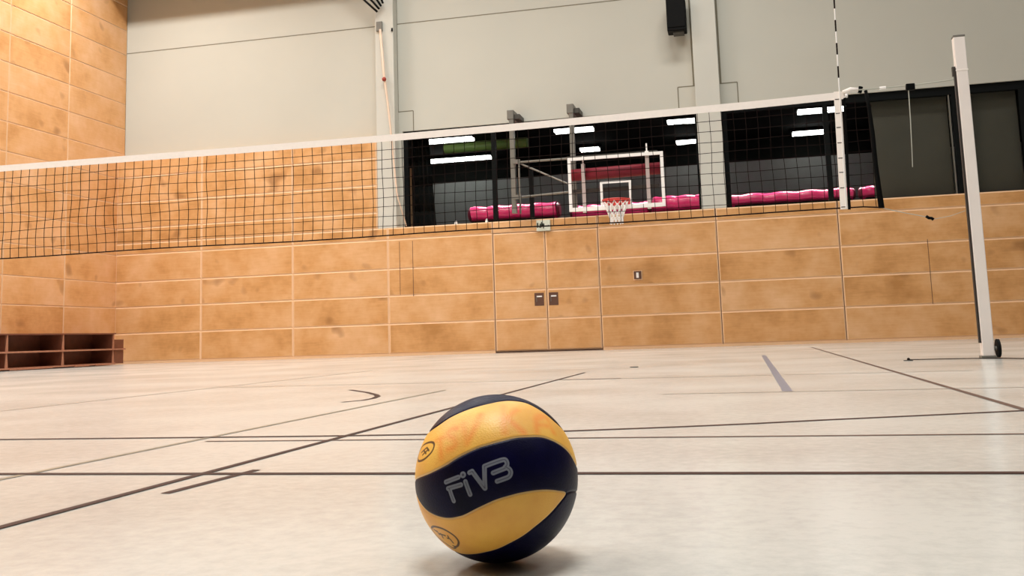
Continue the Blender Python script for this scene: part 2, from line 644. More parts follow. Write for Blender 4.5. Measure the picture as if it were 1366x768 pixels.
# black drape at the left end of the gallery window
mb = MB()
n = 60
pr = None
for k in range(n + 1):
    t = k / n
    xt = -6.46 + 0.36 * t
    xb_ = -6.46 + (0.62 if False else 0.50) * t
    dy = 0.05 * math.sin(t * 28)
    p = [(xt + (xb_ - xt) * (1 - zz), YG + 0.42 + dy, 2.36 + (4.42 - 2.36) * zz) for zz in (0, 0.25, 0.5, 0.75, 1)]
    if pr:
        for a in range(4):
            mb.quad([pr[a], p[a], p[a + 1], pr[a + 1]], 'curtain')
    pr = p
cu = mb.build('curtain', origin=(-6.3, YG + 0.42, 2.36), smooth=True)
sm = cu.modifiers.new('solid', 'SOLIDIFY')
sm.thickness = 0.008
tag(cu, 'black drape hanging behind the left end of the gallery window', 'curtain')

# vinyl rolls lying along the gallery glass
rolls = ((-5.35, -3.55, 19.35, 0.165, 2.80, 'pink padded vinyl roll at left, behind the glass under the steel arm'),
         (-3.30, -1.75, 19.75, 0.16, 2.75, 'dark pink padded roll behind the glass below the backboard'),
         (-1.62, -0.25, 19.35, 0.165, 2.77, 'pink padded vinyl roll behind the glass right of the backboard'),
         (-0.12, 2.10, 19.35, 0.12, 2.76, 'long pink padded roll in the window right of the second column'),
         (2.26, 3.4, 19.35, 0.12, 2.76, 'short pink padded roll behind the black net stick'))
for i, (x0, x1, y, r, z, lab) in enumerate(rolls):
    t = empty('padded_roll', ((x0 + x1) / 2, y, GZ0))
    tag(t, lab, 'padded roll', 'pink padded rolls on the gallery')
    mb = MB()
    n = 24
    pts = [(x0 + (x1 - x0) * k / n, y + 0.008 * math.sin(k * 1.7 + i), z + 0.012 * math.sin(k * 1.1 + i)) for k in range(n + 1)]
    mb.tube(pts, r, 'pink', n=28, cap=False)
    part(mb, 'roll', t, smooth=True)
    for xx, s in ((x0, -1), (x1, 1)):
        mb = MB()
        mb.tube([(xx, y, z), (xx + s * 0.03, y, z), (xx + s * 0.05, y, z)], r, 'pink_dark', n=28, r2=r * 0.75)
        part(mb, 'end_cap', t, smooth=False)
    mb = MB()
    mb.box(x0 + 0.05, x1 - 0.05, y - 0.25, y + 0.28, GZ0, z - r * 0.96, 'gal_dark')
    part(mb, 'bench_base', t)

# fluorescent luminaires of the gallery
spots = ((-6.70, 22.1, 0.70), (-3.6, 22.1, 0.48), (-1.02, 22.1, 0.46), (1.88, 22.1, 0.52), (-7.2, 24.6, 1.0), (-3.62, 24.6, 0.27), (-1.05, 24.6, 0.4), (1.8, 24.6, 0.44))
place = ('at far left, front row', 'above the steel arm, front row', 'above the board\'s right corner, front row', 'right of the second column, front row',
         'at far left, rear row', 'above the board\'s left corner, rear row', 'above the board\'s right corner, rear row', 'right of the second column, rear row')
lsrc = None
for (x, y, hw), pl in zip(spots, place):
    t = empty('ceiling_light', (x, y, GZ1))
    tag(t, 'glowing strip light on the gallery ceiling ' + pl, 'ceiling light', 'strip lights on the gallery ceiling')
    mb = MB()
    mb.box(x - hw, x + hw, y - 0.16, y + 0.16, GZ1 - 0.08, GZ1, 'gal_dark')
    part(mb, 'housing', t)
    mb = MB()
    for dy in (-0.1, 0.1):
        mb = MB()
        mb.tube([(x - hw + 0.03, y + dy, GZ1 - 0.1), (x + hw - 0.03, y + dy, GZ1 - 0.1)], 0.05, 'lamp', n=10)
        part(mb, 'tube', t)
mb = MB()
mb.tube([(-7.0, 23.0, 4.98), (-4.9, 23.0, 4.98)], 0.13, 'green', n=16)
tag(mb.build('ventilation_duct', origin=(-6.0, 23.0, 4.85)), 'green duct beside the strip lights at the left of the gallery ceiling', 'duct')

# ------------------------------------------------------------------ court lines, part of the floor
def strip(name, pts, w, m, z=0.0008):
    mb = MB()
    L_ = []
    R_ = []
    P = [Vector((p[0], p[1], 0)) for p in pts]
    for k, p in enumerate(P):
        a, b = P[max(0, k - 1)], P[min(len(P) - 1, k + 1)]
        t = (b - a).normalized()
        nrm = Vector((-t.y, t.x, 0)) * w / 2
        L_.append(p + nrm)
        R_.append(p - nrm)
    for k in range(len(P) - 1):
        mb.quad([(q.x, q.y, z) for q in (R_[k], R_[k + 1], L_[k + 1], L_[k])], m)
    return part(mb, name, FLOOR)


strip('court_line', [(-12.8, 2.055), (12, 2.055)], 0.030, 'line_dark', 0.0014)
strip('court_line', [(-12.8, 2.875), (-2.4, 2.875), (-1.3, 2.878), (-0.97, 2.895), (-0.75, 2.92), (-0.53, 2.955), (-0.23, 3.04), (0.0, 3.12), (0.22, 3.215), (0.50, 3.32), (0.88, 3.47)], 0.030, 'line_dark', 0.0013)
strip('court_line', [(-1.62, 2.755), (12, 2.735)], 0.022, 'line_mid', 0.0010)
strip('court_line', [(-1.215, -8), (-1.215, 7.5)], 0.022, 'line_dark', 0.0016)
strip('court_line', [(-1.675, 0.4), (-1.68, 5.4)], 0.022, 'line_olive', 0.0012)
strip('court_line', [(-1.135, 1.78), (-1.115, 2.12)], 0.022, 'line_dark', 0.0011)
strip('court_line', [(-3.68, 3.6), (-3.68, 9.5)], 0.035, 'line_faint', 0.0009)
strip('court_line', [(0.165, 4.68), (0.165, 11.2)], 0.045, 'line_blue', 0.0011)
strip('court_line', [(0.85, 3.46), (0.90, 15.0)], 0.026, 'line_mid', 0.0012)
strip('court_line', [(-3.6, 6.36), (1.3, 6.36)], 0.03, 'line_faint', 0.0009)
strip('court_line', [(-1.2, 6.36), (-0.8, 6.36)], 0.04, 'line_mid', 0.0017)
strip('court_line', [(-0.4, 4.66), (2.2, 4.66)], 0.03, 'line_faint', 0.0008)
strip('court_line', [(-2.4, 8.40), (-0.97, 8.40)], 0.03, 'line_faint', 0.0008)
arc = [(-2.36, 5.66), (-2.28, 5.55), (-2.12, 5.33), (-1.97, 5.08), (-1.90, 4.93), (-1.86, 4.76), (-1.86, 4.62), (-1.92, 4.50)]
strip('court_line', arc, 0.03, 'line_dark', 0.0012)
for x, y in ((1.22, 8.30), (-0.94, 8.40)):
    mb = MB()
    mb.tube([(x, y, 0.0), (x, y, 0.006)], 0.035, 'dark_steel', n=20)
    part(mb, 'socket_cover', FLOOR)

# ------------------------------------------------------------------ volleyball
BALL_Y1 = [[-70.01,44.81],[-54.19,44.32],[-38.73,49.86],[-21.42,55.01],[-6.72,59.16],[2.05,62.35],[13.12,65.42],[27.09,66.03],[38.24,61.35],[47.8,55.65],[56.33,50.57],[68.58,48.51],[88.66,46.25],[102.06,35.32],[98.98,14.24],[82.33,10.51],[74.03,13.39],[64.84,19.97],[55.34,24.31],[44.55,27.34],[33.72,28.84],[22.46,27.67],[13.75,26.55],[3.53,23.77],[-5.34,21.25],[-14.12,18.52],[-27.96,12.43],[-35.51,8.42],[-45.74,4.59],[-58.41,1.18],[-85.94,-3.26],[-104.9,-4.56],[-106.84,33.61],[-84.78,53.03]]
BALL_Y2 = [[-110.9,-15.64],[-94.68,-15.86],[-82.11,-17.71],[-70.83,-23.05],[-60.78,-27.27],[-51.92,-29.14],[-41.69,-29.85],[-33.5,-29.07],[-25.59,-26.78],[-20.68,-24.58],[-11.79,-19.74],[-0.13,-14.42],[11.43,-11.16],[18.81,-9.77],[28.04,-8.8],[36.81,-8.82],[46.37,-10.0],[56.04,-12.61],[47.93,-20.27],[38.7,-28.01],[29.02,-34.95],[19.78,-41.97],[10.57,-47.62],[1.38,-53.4],[-8.33,-58.07],[-19.84,-63.75],[-30.3,-68.81],[-42.16,-72.66],[-55.22,-83.37],[-86.46,-80.3]]
BALL_F = [[[-35.7,-3.46],[-25.87,-0.11]],[[-33.92,-7.82],[-23.91,-5.02]],[[-32.85,-7.66],[-29.66,-15.99]],[[-20.77,-2.94],[-17.51,-11.14]],[[-17.96,2.82],[-16.17,3.65],[-7.58,-7.07]],[[-7.47,-7.07],[-7.97,6.78]],[[-7.97,6.78],[-0.79,9.45],[4.69,11.05],[6.43,10.04],[6.82,7.79],[5.54,6.21]],[[-2.18,2.59],[5.54,5.54]],[[6.41,6.1],[8.43,4.89],[9.29,2.78],[8.13,0.28],[4.97,-1.1],[0.41,-2.64]]]
BALL_DOT = [-22.57,1.43]
BALL_OV = [[[-80.42,24.27],[-69.49,28.53],[-58.24,28.64],[-51.59,26.9],[-49.76,23.24],[-52.35,18.43],[-60.88,14.28],[-71.2,14.06],[-77.04,17.61],[-80.42,24.27]],[[-60.17,-45.57],[-54.49,-41.39],[-46.41,-39.74],[-39.63,-40.5],[-32.77,-43.83],[-29.83,-48.71],[-31.31,-53.85],[-33.88,-56.8],[-37.02,-57.22]],[[-60.17,-45.57],[-57.79,-54.59],[-46.99,-58.56],[-38.56,-61.52],[-33.88,-56.8]]]
BALL_SC = [[[-68.4,21.53],[-59.45,24.17]],[[-64.91,18.64],[-56.48,21.9]],[[-63.72,22.38],[-59.16,18.99]],[[-59.45,24.17],[-55.5,20.9]],[[-55.93,-45.27],[-52.47,-45.84]],[[-51.22,-45.3],[-50.13,-48.23],[-47.08,-46.49]],[[-46.42,-47.05],[-46.2,-50.89]],[[-45.9,-46.85],[-42.12,-46.64]],[[-39.26,-46.05],[-38.5,-48.6],[-40.5,-48.92]],[[-37.53,-49.08],[-35.63,-52.72]]]
BALL_OR = [[[-44.17,28.02],[-40.31,13.86]],[[-49.01,28.09],[-40.16,29.79]],[[-30.18,35.24],[-34.9,35.21],[-37.53,32.68],[-35.11,29.38],[-30.94,26.87],[-29.26,22.96],[-31.33,20.25],[-35.72,19.21]],[[-24.97,38.34],[-20.67,23.0]],[[-20.67,23.0],[-16.44,33.18],[-12.29,45.6]],[[5.25,54.45],[5.66,30.31]],[[15.78,52.04],[7.05,41.9]],[[7.05,41.9],[19.07,31.06]],[[30.03,32.33],[32.81,46.89],[41.99,50.67],[46.78,35.68]],[[33.26,44.88],[41.99,50.67]],[[31.51,38.63],[44.19,41.31]]]
BALL_AX = [0.2475,-0.9594,0.1352]
BALL_RIGHT = [0.9689,0.245,-0.0348]
BALL_UP = [0.0003,0.1396,0.9902]

BR = 0.105
BC = Vector((-0.3258, 1.263, BR))


def smooth_poly(p, closed, n=6):
    out = []
    N = len(p)
    rng = range(N if closed else N - 1)
    for i in rng:
        a = p[(i - 1) % N] if closed or i > 0 else p[i]
        b = p[i]
        c = p[(i + 1) % N]
        d = p[(i + 2) % N] if closed or i + 2 < N else p[(i + 1) % N]
        for k in range(n):
            t = k / n
            out.append([0.5 * (2 * b[j] + (c[j] - a[j]) * t + (2 * a[j] - 5 * b[j] + 4 * c[j] - d[j]) * t * t + (3 * b[j] - a[j] - 3 * c[j] + d[j]) * t ** 3) for j in (0, 1)])
    if not closed:
        out.append(list(p[-1]))
    return out


def to3(p):
    p = np.array(p, float)
    ang = np.radians(np.hypot(p[:, 0], p[:, 1]))
    L_ = np.hypot(p[:, 0], p[:, 1]) + 1e-12
    ax, r, u = np.array(BALL_AX), np.array(BALL_RIGHT), np.array(BALL_UP)
    return np.cos(ang)[:, None] * ax + np.sin(ang)[:, None] * ((p[:, 0] / L_)[:, None] * r + (p[:, 1] / L_)[:, None] * u)


def seg_dist(V, line, closed=False):
    q = to3(line)
    if closed:
        q = np.vstack([q, q[:1]])
    best = np.full(len(V), 9.0, dtype=np.float32)
    for a, b in zip(q[:-1], q[1:]):
        ab = b - a
        L2 = float(ab @ ab)
        if L2 < 1e-14:
            continue
        t = np.clip((V - a) @ ab / L2, 0, 1)
        d = V - a - t[:, None] * ab
        best = np.minimum(best, np.sqrt((d * d).sum(1)))
    return best


def inside(P, poly):
    poly = np.array(poly)
    x, y = P[:, 0], P[:, 1]
    c = np.zeros(len(P), bool)
    n = len(poly)
    for i in range(n):
        x0, y0 = poly[i]
        x1, y1 = poly[(i + 1) % n]
        if y0 == y1:
            continue
        k = ((y0 > y) != (y1 > y)) & (x < (x1 - x0) * (y - y0) / (y1 - y0) + x0)
        c ^= k
    return c


NU, NV = 840, 420
ax, rt, upv = np.array(BALL_AX), np.array(BALL_RIGHT), np.array(BALL_UP)
ax = ax / np.linalg.norm(ax)
rt = rt - ax * (rt @ ax)
rt /= np.linalg.norm(rt)
upv = np.cross(ax, rt)
th = np.pi * (np.arange(NV + 1)) / NV
ph = 2 * np.pi * np.arange(NU) / NU
TH, PH = np.meshgrid(th, ph, indexing='ij')
# poles of the mesh stand left and right so that the face seen is even
V = (np.cos(TH)[..., None] * rt + np.sin(TH)[..., None] * (np.cos(PH)[..., None] * ax + np.sin(PH)[..., None] * upv)).reshape(-1, 3)
ang = np.degrees(np.arccos(np.clip(V @ ax, -1, 1)))
vr, vu = V @ rt, V @ upv
ln = np.hypot(vr, vu) + 1e-12
P2 = np.stack([ang * vr / ln, ang * vu / ln], 1)
yel = np.full(len(V), -9.0)
seam = np.full(len(V), 9.0)
for poly in (BALL_Y1, BALL_Y2):
    sp = smooth_poly(poly, True, 5)
    d = seg_dist(V, sp, True)
    ins = inside(P2, sp)
    yel = np.maximum(yel, np.where(ins, d, -d))
    seam = np.minimum(seam, d)
# the far side repeats the same swirl turned about the upright axis
Vb = V * np.array([-1, -1, 1])
angb = np.degrees(np.arccos(np.clip(Vb @ ax, -1, 1)))
vr, vu = Vb @ rt, Vb @ upv
ln = np.hypot(vr, vu) + 1e-12
P2b = np.stack([angb * vr / ln, angb * vu / ln], 1)
for poly in (BALL_Y1, BALL_Y2):
    sp = [(a * 0.82, b * 0.82) for a, b in smooth_poly(poly, True, 5)]
    d = seg_dist(Vb, sp, True)
    ins = inside(P2b, sp)
    far = ang > 97
    yel = np.where(far, np.maximum(yel, np.where(ins, d, -d)), yel)
    seam = np.where(far, np.minimum(seam, d), seam)
# extra panel seams inside the blue bands
for line in ([[56, -12.6], [66, -12], [80, -14], [100, -20]],):
    seam = np.minimum(seam, seg_dist(V, smooth_poly(line, False), False))
wht = np.full(len(V), 9.0)
for s in BALL_F:
    s_ = smooth_poly(s, False, 4) if len(s) > 4 else s
    wht = np.minimum(wht, seg_dist(V, s_))
wht = np.minimum(wht, np.maximum(seg_dist(V, [BALL_DOT, [BALL_DOT[0] + 0.05, BALL_DOT[1]]]) - 0.010, 0))
ink = np.full(len(V), 9.0)
for s in BALL_OV:
    ink = np.minimum(ink, seg_dist(V, smooth_poly(s, False, 4)))
ink2 = np.full(len(V), 9.0)
for s in BALL_SC:
    ink2 = np.minimum(ink2, seg_dist(V, s))
ink = np.minimum(ink, ink2 + 0.002)
orn = np.full(len(V), 9.0)
for s in BALL_OR:
    orn = np.minimum(orn, seg_dist(V, smooth_poly(s, False, 4)))
groove = 0.0011 * np.exp(-(seam / 0.014) ** 2)
X = V * (BR * (1 - groove / BR))[:, None]
idx = np.arange((NV + 1) * NU).reshape(NV + 1, NU)
a = idx[:-1, :]
b = idx[1:, :]
F = np.stack([a, b, np.roll(b, -1, 1), np.roll(a, -1, 1)], -1).reshape(-1, 4)
me = bpy.data.meshes.new('volleyball')
me.vertices.add(len(X))
me.vertices.foreach_set('co', X.astype(np.float32).ravel())
me.loops.add(len(F) * 4)
me.loops.foreach_set('vertex_index', F.astype(np.int32).ravel())
me.polygons.add(len(F))
me.polygons.foreach_set('loop_start', (np.arange(len(F)) * 4).astype(np.int32))
me.polygons.foreach_set('use_smooth', np.ones(len(F), bool))
me.update(calc_edges=True)
me.validate()
for nm, arr in (('yel', yel), ('wht', wht), ('ink', ink), ('orn', orn), ('seam', seam)):
    at = me.attributes.new(nm, 'FLOAT', 'POINT')
    if len(at.data) == len(arr):
        at.data.foreach_set('value', np.clip(arr, -1, 1).astype(np.float32))


def ball_mat():
    m = bpy.data.materials.new('ball_leather')
    m.use_nodes = True
    nt = m.node_tree
    L = nt.links.new
    bs = nt.nodes['Principled BSDF']

    def att(n):
        x = nt.nodes.new('ShaderNodeAttribute')
        x.attribute_name = n
        return x.outputs['Fac']

    def rng(src, a, b, c=0.0, d=1.0):
        x = nt.nodes.new('ShaderNodeMapRange')
        x.inputs[1].default_value = a
        x.inputs[2].default_value = b
        x.inputs[3].default_value = c
        x.inputs[4].default_value = d
        L(src, x.inputs[0])
        return x.outputs[0]

    def mixc(f, a, b):
        x = nt.nodes.new('ShaderNodeMix')
        x.data_type = 'RGBA'
        L(f, x.inputs[0])
        for s, i in ((a, 6), (b, 7)):
            if isinstance(s, tuple):
                x.inputs[i].default_value = (*s, 1)
            else:
                L(s, x.inputs[i])
        return x.outputs[2]

    def mul(a, b):
        x = nt.nodes.new('ShaderNodeMath')
        x.operation = 'MULTIPLY'
        L(a, x.inputs[0])
        L(b, x.inputs[1])
        return x.outputs[0]

    tc = nt.nodes.new('ShaderNodeTexCoord')
    nz = nt.nodes.new('ShaderNodeTexNoise')
    nz.inputs['Scale'].default_value = 22
    nz.inputs['Detail'].default_value = 4
    L(tc.outputs['Object'], nz.inputs['Vector'])
    yellow = mixc(rng(nz.outputs['Fac'], 0.3, 0.7), (0.80, 0.38, 0.065), (0.92, 0.53, 0.09))
    blotch = nt.nodes.new('ShaderNodeTexNoise')
    blotch.inputs['Scale'].default_value = 40
    L(tc.outputs['Object'], blotch.inputs['Vector'])
    orange = mul(rng(att('orn'), 0.006, 0.075, 0.75, 0.0), rng(blotch.outputs['Fac'], 0.25, 0.65, 0.3, 1.0))
    yellow = mixc(orange, yellow, (0.88, 0.24, 0.025))
    yellow = mixc(rng(att('ink'), 0.010, 0.018, 0.95, 0.0), yellow, (0.05, 0.015, 0.006))
    blue = mixc(rng(nz.outputs['Fac'], 0.3, 0.7), (0.0008, 0.0006, 0.011), (0.0018, 0.0014, 0.028))
    wm = mul(rng(att('wht'), 0.024, 0.030, 1.0, 0.0), rng(att('wht'), 0.002, 0.008, 0.35, 1.0))
    blue = mixc(wm, blue, (0.20, 0.215, 0.255))
    col = mixc(rng(att('yel'), -0.003, 0.003), blue, yellow)
    # pale glue edge round the yellow panels
    eg = mul(rng(att('yel'), -0.004, 0.004), rng(att('yel'), 0.012, 0.022, 0.45, 0.0))
    col = mixc(eg, col, (0.88, 0.70, 0.42))
    L(col, bs.inputs['Base Color'])
    bs.inputs['Roughness'].default_value = 0.42
    L(rng(att('yel'), -0.003, 0.003, 0.13, 0.4), bs.inputs['Specular IOR Level'])
    vo = nt.nodes.new('ShaderNodeTexVoronoi')
    vo.inputs['Scale'].default_value = 420
    L(tc.outputs['Object'], vo.inputs['Vector'])
    bp = nt.nodes.new('ShaderNodeBump')
    bp.inputs['Strength'].default_value = 0.25
    bp.inputs['Distance'].default_value = 0.0006
    L(vo.outputs['Distance'], bp.inputs['Height'])
    L(bp.outputs['Normal'], bs.inputs['Normal'])
    return m


me.materials.append(ball_mat())
ball = bpy.data.objects.new('volleyball', me)
C.objects.link(ball)
ball.location = BC
tag(ball, 'scuffed yellow and navy blue volleyball lying on the floor in front', 'volleyball')

# ------------------------------------------------------------------ volleyball net
NY = 8.49
tops = [(-8.45, 2.24), (-7.36, 2.205), (-5.9, 2.198), (-4.8, 2.192), (-3.27, 2.190), (-1.97, 2.196), (0.14, 2.218), (0.95, 2.236), (1.2, 2.24)]


def ztop(x):
    for (a, za), (b, zb) in zip(tops, tops[1:]):
        if x <= b:
            t = max(0.0, (x - a) / (b - a))
            return za + (zb - za) * t
    return tops[-1][1]


ZB = 1.25
net = empty('volleyball_net', (-3.6, NY, ZB))
tag(net, 'long black mesh volleyball net with white top band stretched across the hall', 'net')
mb = MB()
xs = []
x = -8.4
while x < 1.10:
    xs.append(x)
    x += 0.1
NR = 10


def npt(x, k):
    zt = ztop(x) - 0.05
    z = zt + (ZB - zt) * k / NR
    s = math.sin(math.pi * k / NR)
    amp = 0.012 if x < -5 else 0.006
    return (x + amp * s * math.sin(x * 3.1 + k * 0.8), NY + 0.02 * s * math.sin(x * 1.3), z + amp * 0.7 * s * math.sin(x * 5.3 + 1.7 * k))


for x in xs:
    mb.tube([npt(x, k) for k in range(NR + 1)], 0.0032, 'cord', n=4, cap=False)
for k in range(1, NR):
    mb.tube([npt(x, k) for x in xs + [1.13]], 0.0032, 'cord', n=4, cap=False)
part(mb, 'netting', net)
mb = MB()
n = 60
for i in range(n):
    xa, xb = -8.45 + 9.37 * i / n, -8.45 + 9.37 * (i + 1) / n
    za, zb = ztop(xa), ztop(xb)
    for y, sgn in ((NY - 0.006, 1), (NY + 0.006, -1)):
        q = [(xa, y, za - 0.062), (xb, y, zb - 0.062), (xb, y, zb), (xa, y, za)]
        mb.quad(q if sgn > 0 else q[::-1], 'tape')
    mb.quad([(xa, NY - 0.006, za), (xb, NY - 0.006, zb), (xb, NY + 0.006, zb), (xa, NY + 0.006, za)], 'tape')
    mb.quad([(xa, NY + 0.006, za - 0.062), (xb, NY + 0.006, zb - 0.062), (xb, NY - 0.006, zb - 0.062), (xa, NY - 0.006, za - 0.062)], 'tape')
part(mb, 'top_band', net, label='white top band')
mb = MB()
mb.tube([(xx, NY, ZB + 0.006 * math.sin(xx * 2)) for xx in [-8.4 + 0.2 * k for k in range(48)]] + [(1.16, NY, ZB - 0.01)], 0.006, 'cord', n=6)
part(mb, 'bottom_cord', net)
mb = MB()
mb.quad([(0.818, NY - 0.009, 1.245), (0.876, NY - 0.009, 1.245), (0.892, NY - 0.009, 2.24), (0.836, NY - 0.009, 2.24)], 'tape')
mb.quad([(0.876, NY + 0.009, 1.245), (0.818, NY + 0.009, 1.245), (0.836, NY + 0.009, 2.24), (0.892, NY + 0.009, 2.24)], 'tape')
mb.quad([(0.818, NY + 0.009, 1.245), (0.818, NY - 0.009, 1.245), (0.836, NY - 0.009, 2.24), (0.836, NY + 0.009, 2.24)], 'tape')
mb.quad([(0.876, NY - 0.009, 1.245), (0.876, NY + 0.009, 1.245), (0.892, NY + 0.009, 2.24), (0.892, NY - 0.009, 2.24)], 'tape')
for z in (1.26, 1.42, 1.55, 1.67, 1.80, 1.93, 2.05, 2.17):
    xx = 0.845 + 0.016 * (z - 1.25)
    mb.box(xx - 0.02, xx + 0.02, NY - 0.011, NY - 0.009, z, z + 0.006, 'cord')
part(mb, 'side_band', net, label='white side band below the antenna')
mb = MB()
mb.tube([(0.888, NY, 1.24), (0.905, NY, 1.75), (0.915, NY, 2.18)], 0.012, 'stick', n=8, r2=0.009)
part(mb, 'side_cord', net, label='black cord beside the white side band')
mb = MB()
mb.tube([(1.140, NY, 1.238), (1.130, NY, 1.4), (1.120, NY, 1.6), (1.118, NY, 1.86), (1.105, NY, 2.1), (1.09, NY, 2.23)], 0.025, 'stick', n=10, r2=0.014)
part(mb, 'end_stick', net, label='black end stick', smooth=True)

mb = MB()
a0, a1 = Vector((0.862, NY - 0.03, 1.25)), Vector((0.894, NY - 0.03, 3.10))
k = 0
z = 1.25
while z < 3.10 - 1e-6:
    z2 = min(z + 0.1, 3.10)
    pa = a0 + (a1 - a0) * ((z - 1.25) / 1.85)
    pb = a0 + (a1 - a0) * ((z2 - 1.25) / 1.85)
    dark = (k % 2 == 1) and z > 2.24
    mb.tube([pa, pb], 0.0065 if dark else 0.006, 'cord' if dark else 'white', n=8)
    z = z2
    k += 1
tag(mb.build('antenna', origin=(0.862, NY - 0.03, 1.25), smooth=False), 'thin black and white striped antenna rising from the right end of the net', 'antenna')

# clamps and rope at the top right corner of the net
t = empty('tension_rope', (1.3, NY, 2.24))
tag(t, 'pale tension rope with white grips running from the net top to the post', 'rope')
mb = MB()
mb.tube([(0.96, NY - 0.02, 2.232), (1.0, NY - 0.02, 2.236), (1.25, NY, 2.238), (1.5, NY, 2.243), (1.79, NY, 2.26)], 0.0055, 'rope', n=6)
part(mb, 'rope', t)
mb = MB()
mb.tube([(0.91, NY - 0.012, 2.225), (0.97, NY - 0.012, 2.245), (1.03, NY - 0.012, 2.236)], 0.020, 'tape', n=8)
mb.tube([(0.93, NY - 0.02, 2.18), (0.935, NY - 0.02, 2.21)], 0.012, 'white', n=8)
part(mb, 'rope_grip', t, label='white rope grip', smooth=True)
mb = MB()
mb.tube([(1.04, NY, 2.215), (1.055, NY, 2.265)], 0.018, 'stick', n=10)
part(mb, 'pulley', t, label='small black pulley')
mb = MB()
mb.tube([(1.20, NY, 2.238), (1.25, NY, 2.240)], 0.013, 'white', n=8)
part(mb, 'rope_end', t, label='white rope end sleeve')
mb = MB()
mb.box(1.405, 1.475, NY - 0.02, NY + 0.02, 2.20, 2.255, 'stick')
part(mb, 'buckle', t, bevel=0.006, label='black buckle')
mb = MB()
mb.tube([(1.425, NY, 2.21), (1.42, NY, 1.95), (1.412, NY, 1.72), (1.405, NY, 1.56)], 0.0042, 'rope', n=6, r2=0.003)
part(mb, 'strap', t, label='loose strap hanging down')

t = empty('corner_cord', (1.5, NY, 1.2))
tag(t, 'thin cord with a small black hook leading from the lower net corner to the post', 'cord')
mb = MB()
mb.tube([(1.15, NY, 1.235), (1.3, NY, 1.19), (1.49, NY, 1.14)], 0.003, 'rope', n=6)
mb.tube([(1.52, NY, 1.12), (1.66, NY, 1.14), (1.772, NY, 1.175)], 0.002, 'rope', n=6)
part(mb, 'cord', t)
mb = MB()
mb.tube([(1.475, NY, 1.150), (1.495, NY, 1.133), (1.515, NY, 1.130), (1.53, NY, 1.118)], 0.012, 'stick', n=8)
part(mb, 'hook', t, smooth=True, label='small black hook')

# ------------------------------------------------------------------ net post
post = empty('net_post', (1.837, 8.47, 0))
tag(post, 'tall white square volleyball post standing on the floor at right', 'post')
mb = MB()
mb.box(1.792, 1.880, 8.43, 8.51, 0.0, 2.60, 'post')
part(mb, 'shaft', post, bevel=0.006)
mb = MB()
mb.box(1.790, 1.882, 8.428, 8.512, 2.60, 2.615, 'steel')
part(mb, 'cap', post, bevel=0.003)
mb = MB()
mb.box(1.776, 1.792, 8.44, 8.475, 0.12, 2.34, 'rail')
part(mb, 'rail', post, label='dark slotted rail on the side facing the net')
mb = MB()
mb.box(1.765, 1.792, 8.455, 8.485, 2.28, 2.36, 'dark_steel')
part(mb, 'hook', post, bevel=0.004)
mb = MB()
mb.box(1.789, 1.883, 8.427, 8.513, 2.315, 2.327, 'tape')
part(mb, 'collar', post, bevel=0.002)
mb = MB()
mb.box(1.782, 1.890, 8.42, 8.52, 0.0, 0.02, 'steel')
part(mb, 'foot_plate', post)
mb = MB()
n = 20
mb.tube([(1.902, 8.46, 0.075), (1.922, 8.46, 0.075)], 0.072, 'black', n=24)
mb.tube([(1.880, 8.46, 0.075), (1.930, 8.46, 0.075)], 0.018, 'steel', n=12)
part(mb, 'wheel', post, label='small black transport wheel')

mb = MB()
mb.tube([(1.23, 8.32, 0.008), (1.36, 8.33, 0.007), (1.5, 8.32, 0.007), (1.68, 8.28, 0.007), (1.85, 8.15, 0.007), (1.98, 7.95, 0.007), (2.06, 7.70, 0.007), (2.2, 7.4, 0.007)], 0.0035, 'cord', n=8)
mb.ball((1.225, 8.32, 0.012), 0.012, 'cord', 6)
tag(mb.build('floor_cord', origin=(1.5, 8.32, 0.0)), 'thin dark cord lying on the floor in front of the post foot', 'cord')

# ------------------------------------------------------------------ basketball backboard on its wall-hung swing frame
BY = 17.25
bb = empty('basketball_hoop', (-2.07, BY, 2.45))
tag(bb, 'basketball backboard with red rim and white net on a steel wall frame', 'basketball hoop')
ys = YF - 0.12


def S(x, z, y0=17.0, y1=BY):      # keep the board outline at its seat distance
    return x * y1 / y0, 0.283 + (z - 0.283) * y1 / y0


bx0, bz1 = S(-2.91, 3.41)
bx1, bz0 = S(-1.225, 2.445)
mb = MB()
mb.box(bx0, bx1, BY, BY + 0.02, bz0, bz1, 'acrylic')
part(mb, 'board', bb, label='clear acrylic board')
mb = MB()
w = 0.055
mb.box(bx0, bx1, BY - 0.012, BY + 0.03, bz1 - w, bz1, 'white')
mb.box(bx0, bx1, BY - 0.02, BY + 0.04, bz0, bz0 + w * 1.25, 'white')
mb.box(bx0, bx0 + w, BY - 0.011, BY + 0.029, bz0, bz1, 'white')
mb.box(bx1 - w, bx1, BY - 0.011, BY + 0.029, bz0, bz1, 'white')
part(mb, 'border', bb, label='white border')
mb = MB()
ix0, iz1 = S(-2.35, 2.95)
ix1, iz0 = S(-1.80, 2.49)
w = 0.045
mb.box(ix0, ix1, BY - 0.006, BY, iz1 - w, iz1, 'white')
mb.box(ix0, ix0 + w, BY - 0.006, BY, iz0, iz1 - w, 'white')
mb.box(ix1 - w, ix1, BY - 0.006, BY, iz0, iz1 - w, 'white')
part(mb, 'target_square', bb, label='white target rectangle')
for x, zt in ((-2.645, 3.43), (-1.51, 3.58)):
    xx, zz = S(x, zt)
    mb = MB()
    mb.box(xx - 0.032, xx + 0.032, BY + 0.035, BY + 0.085, bz0 - 0.02, zz - 0.14, 'white')
    mb.box(xx - 0.012, xx + 0.012, BY + 0.045, BY + 0.075, zz - 0.14, zz, 'white')
    part(mb, 'upright', bb, label='white upright behind the board')
mb = MB()
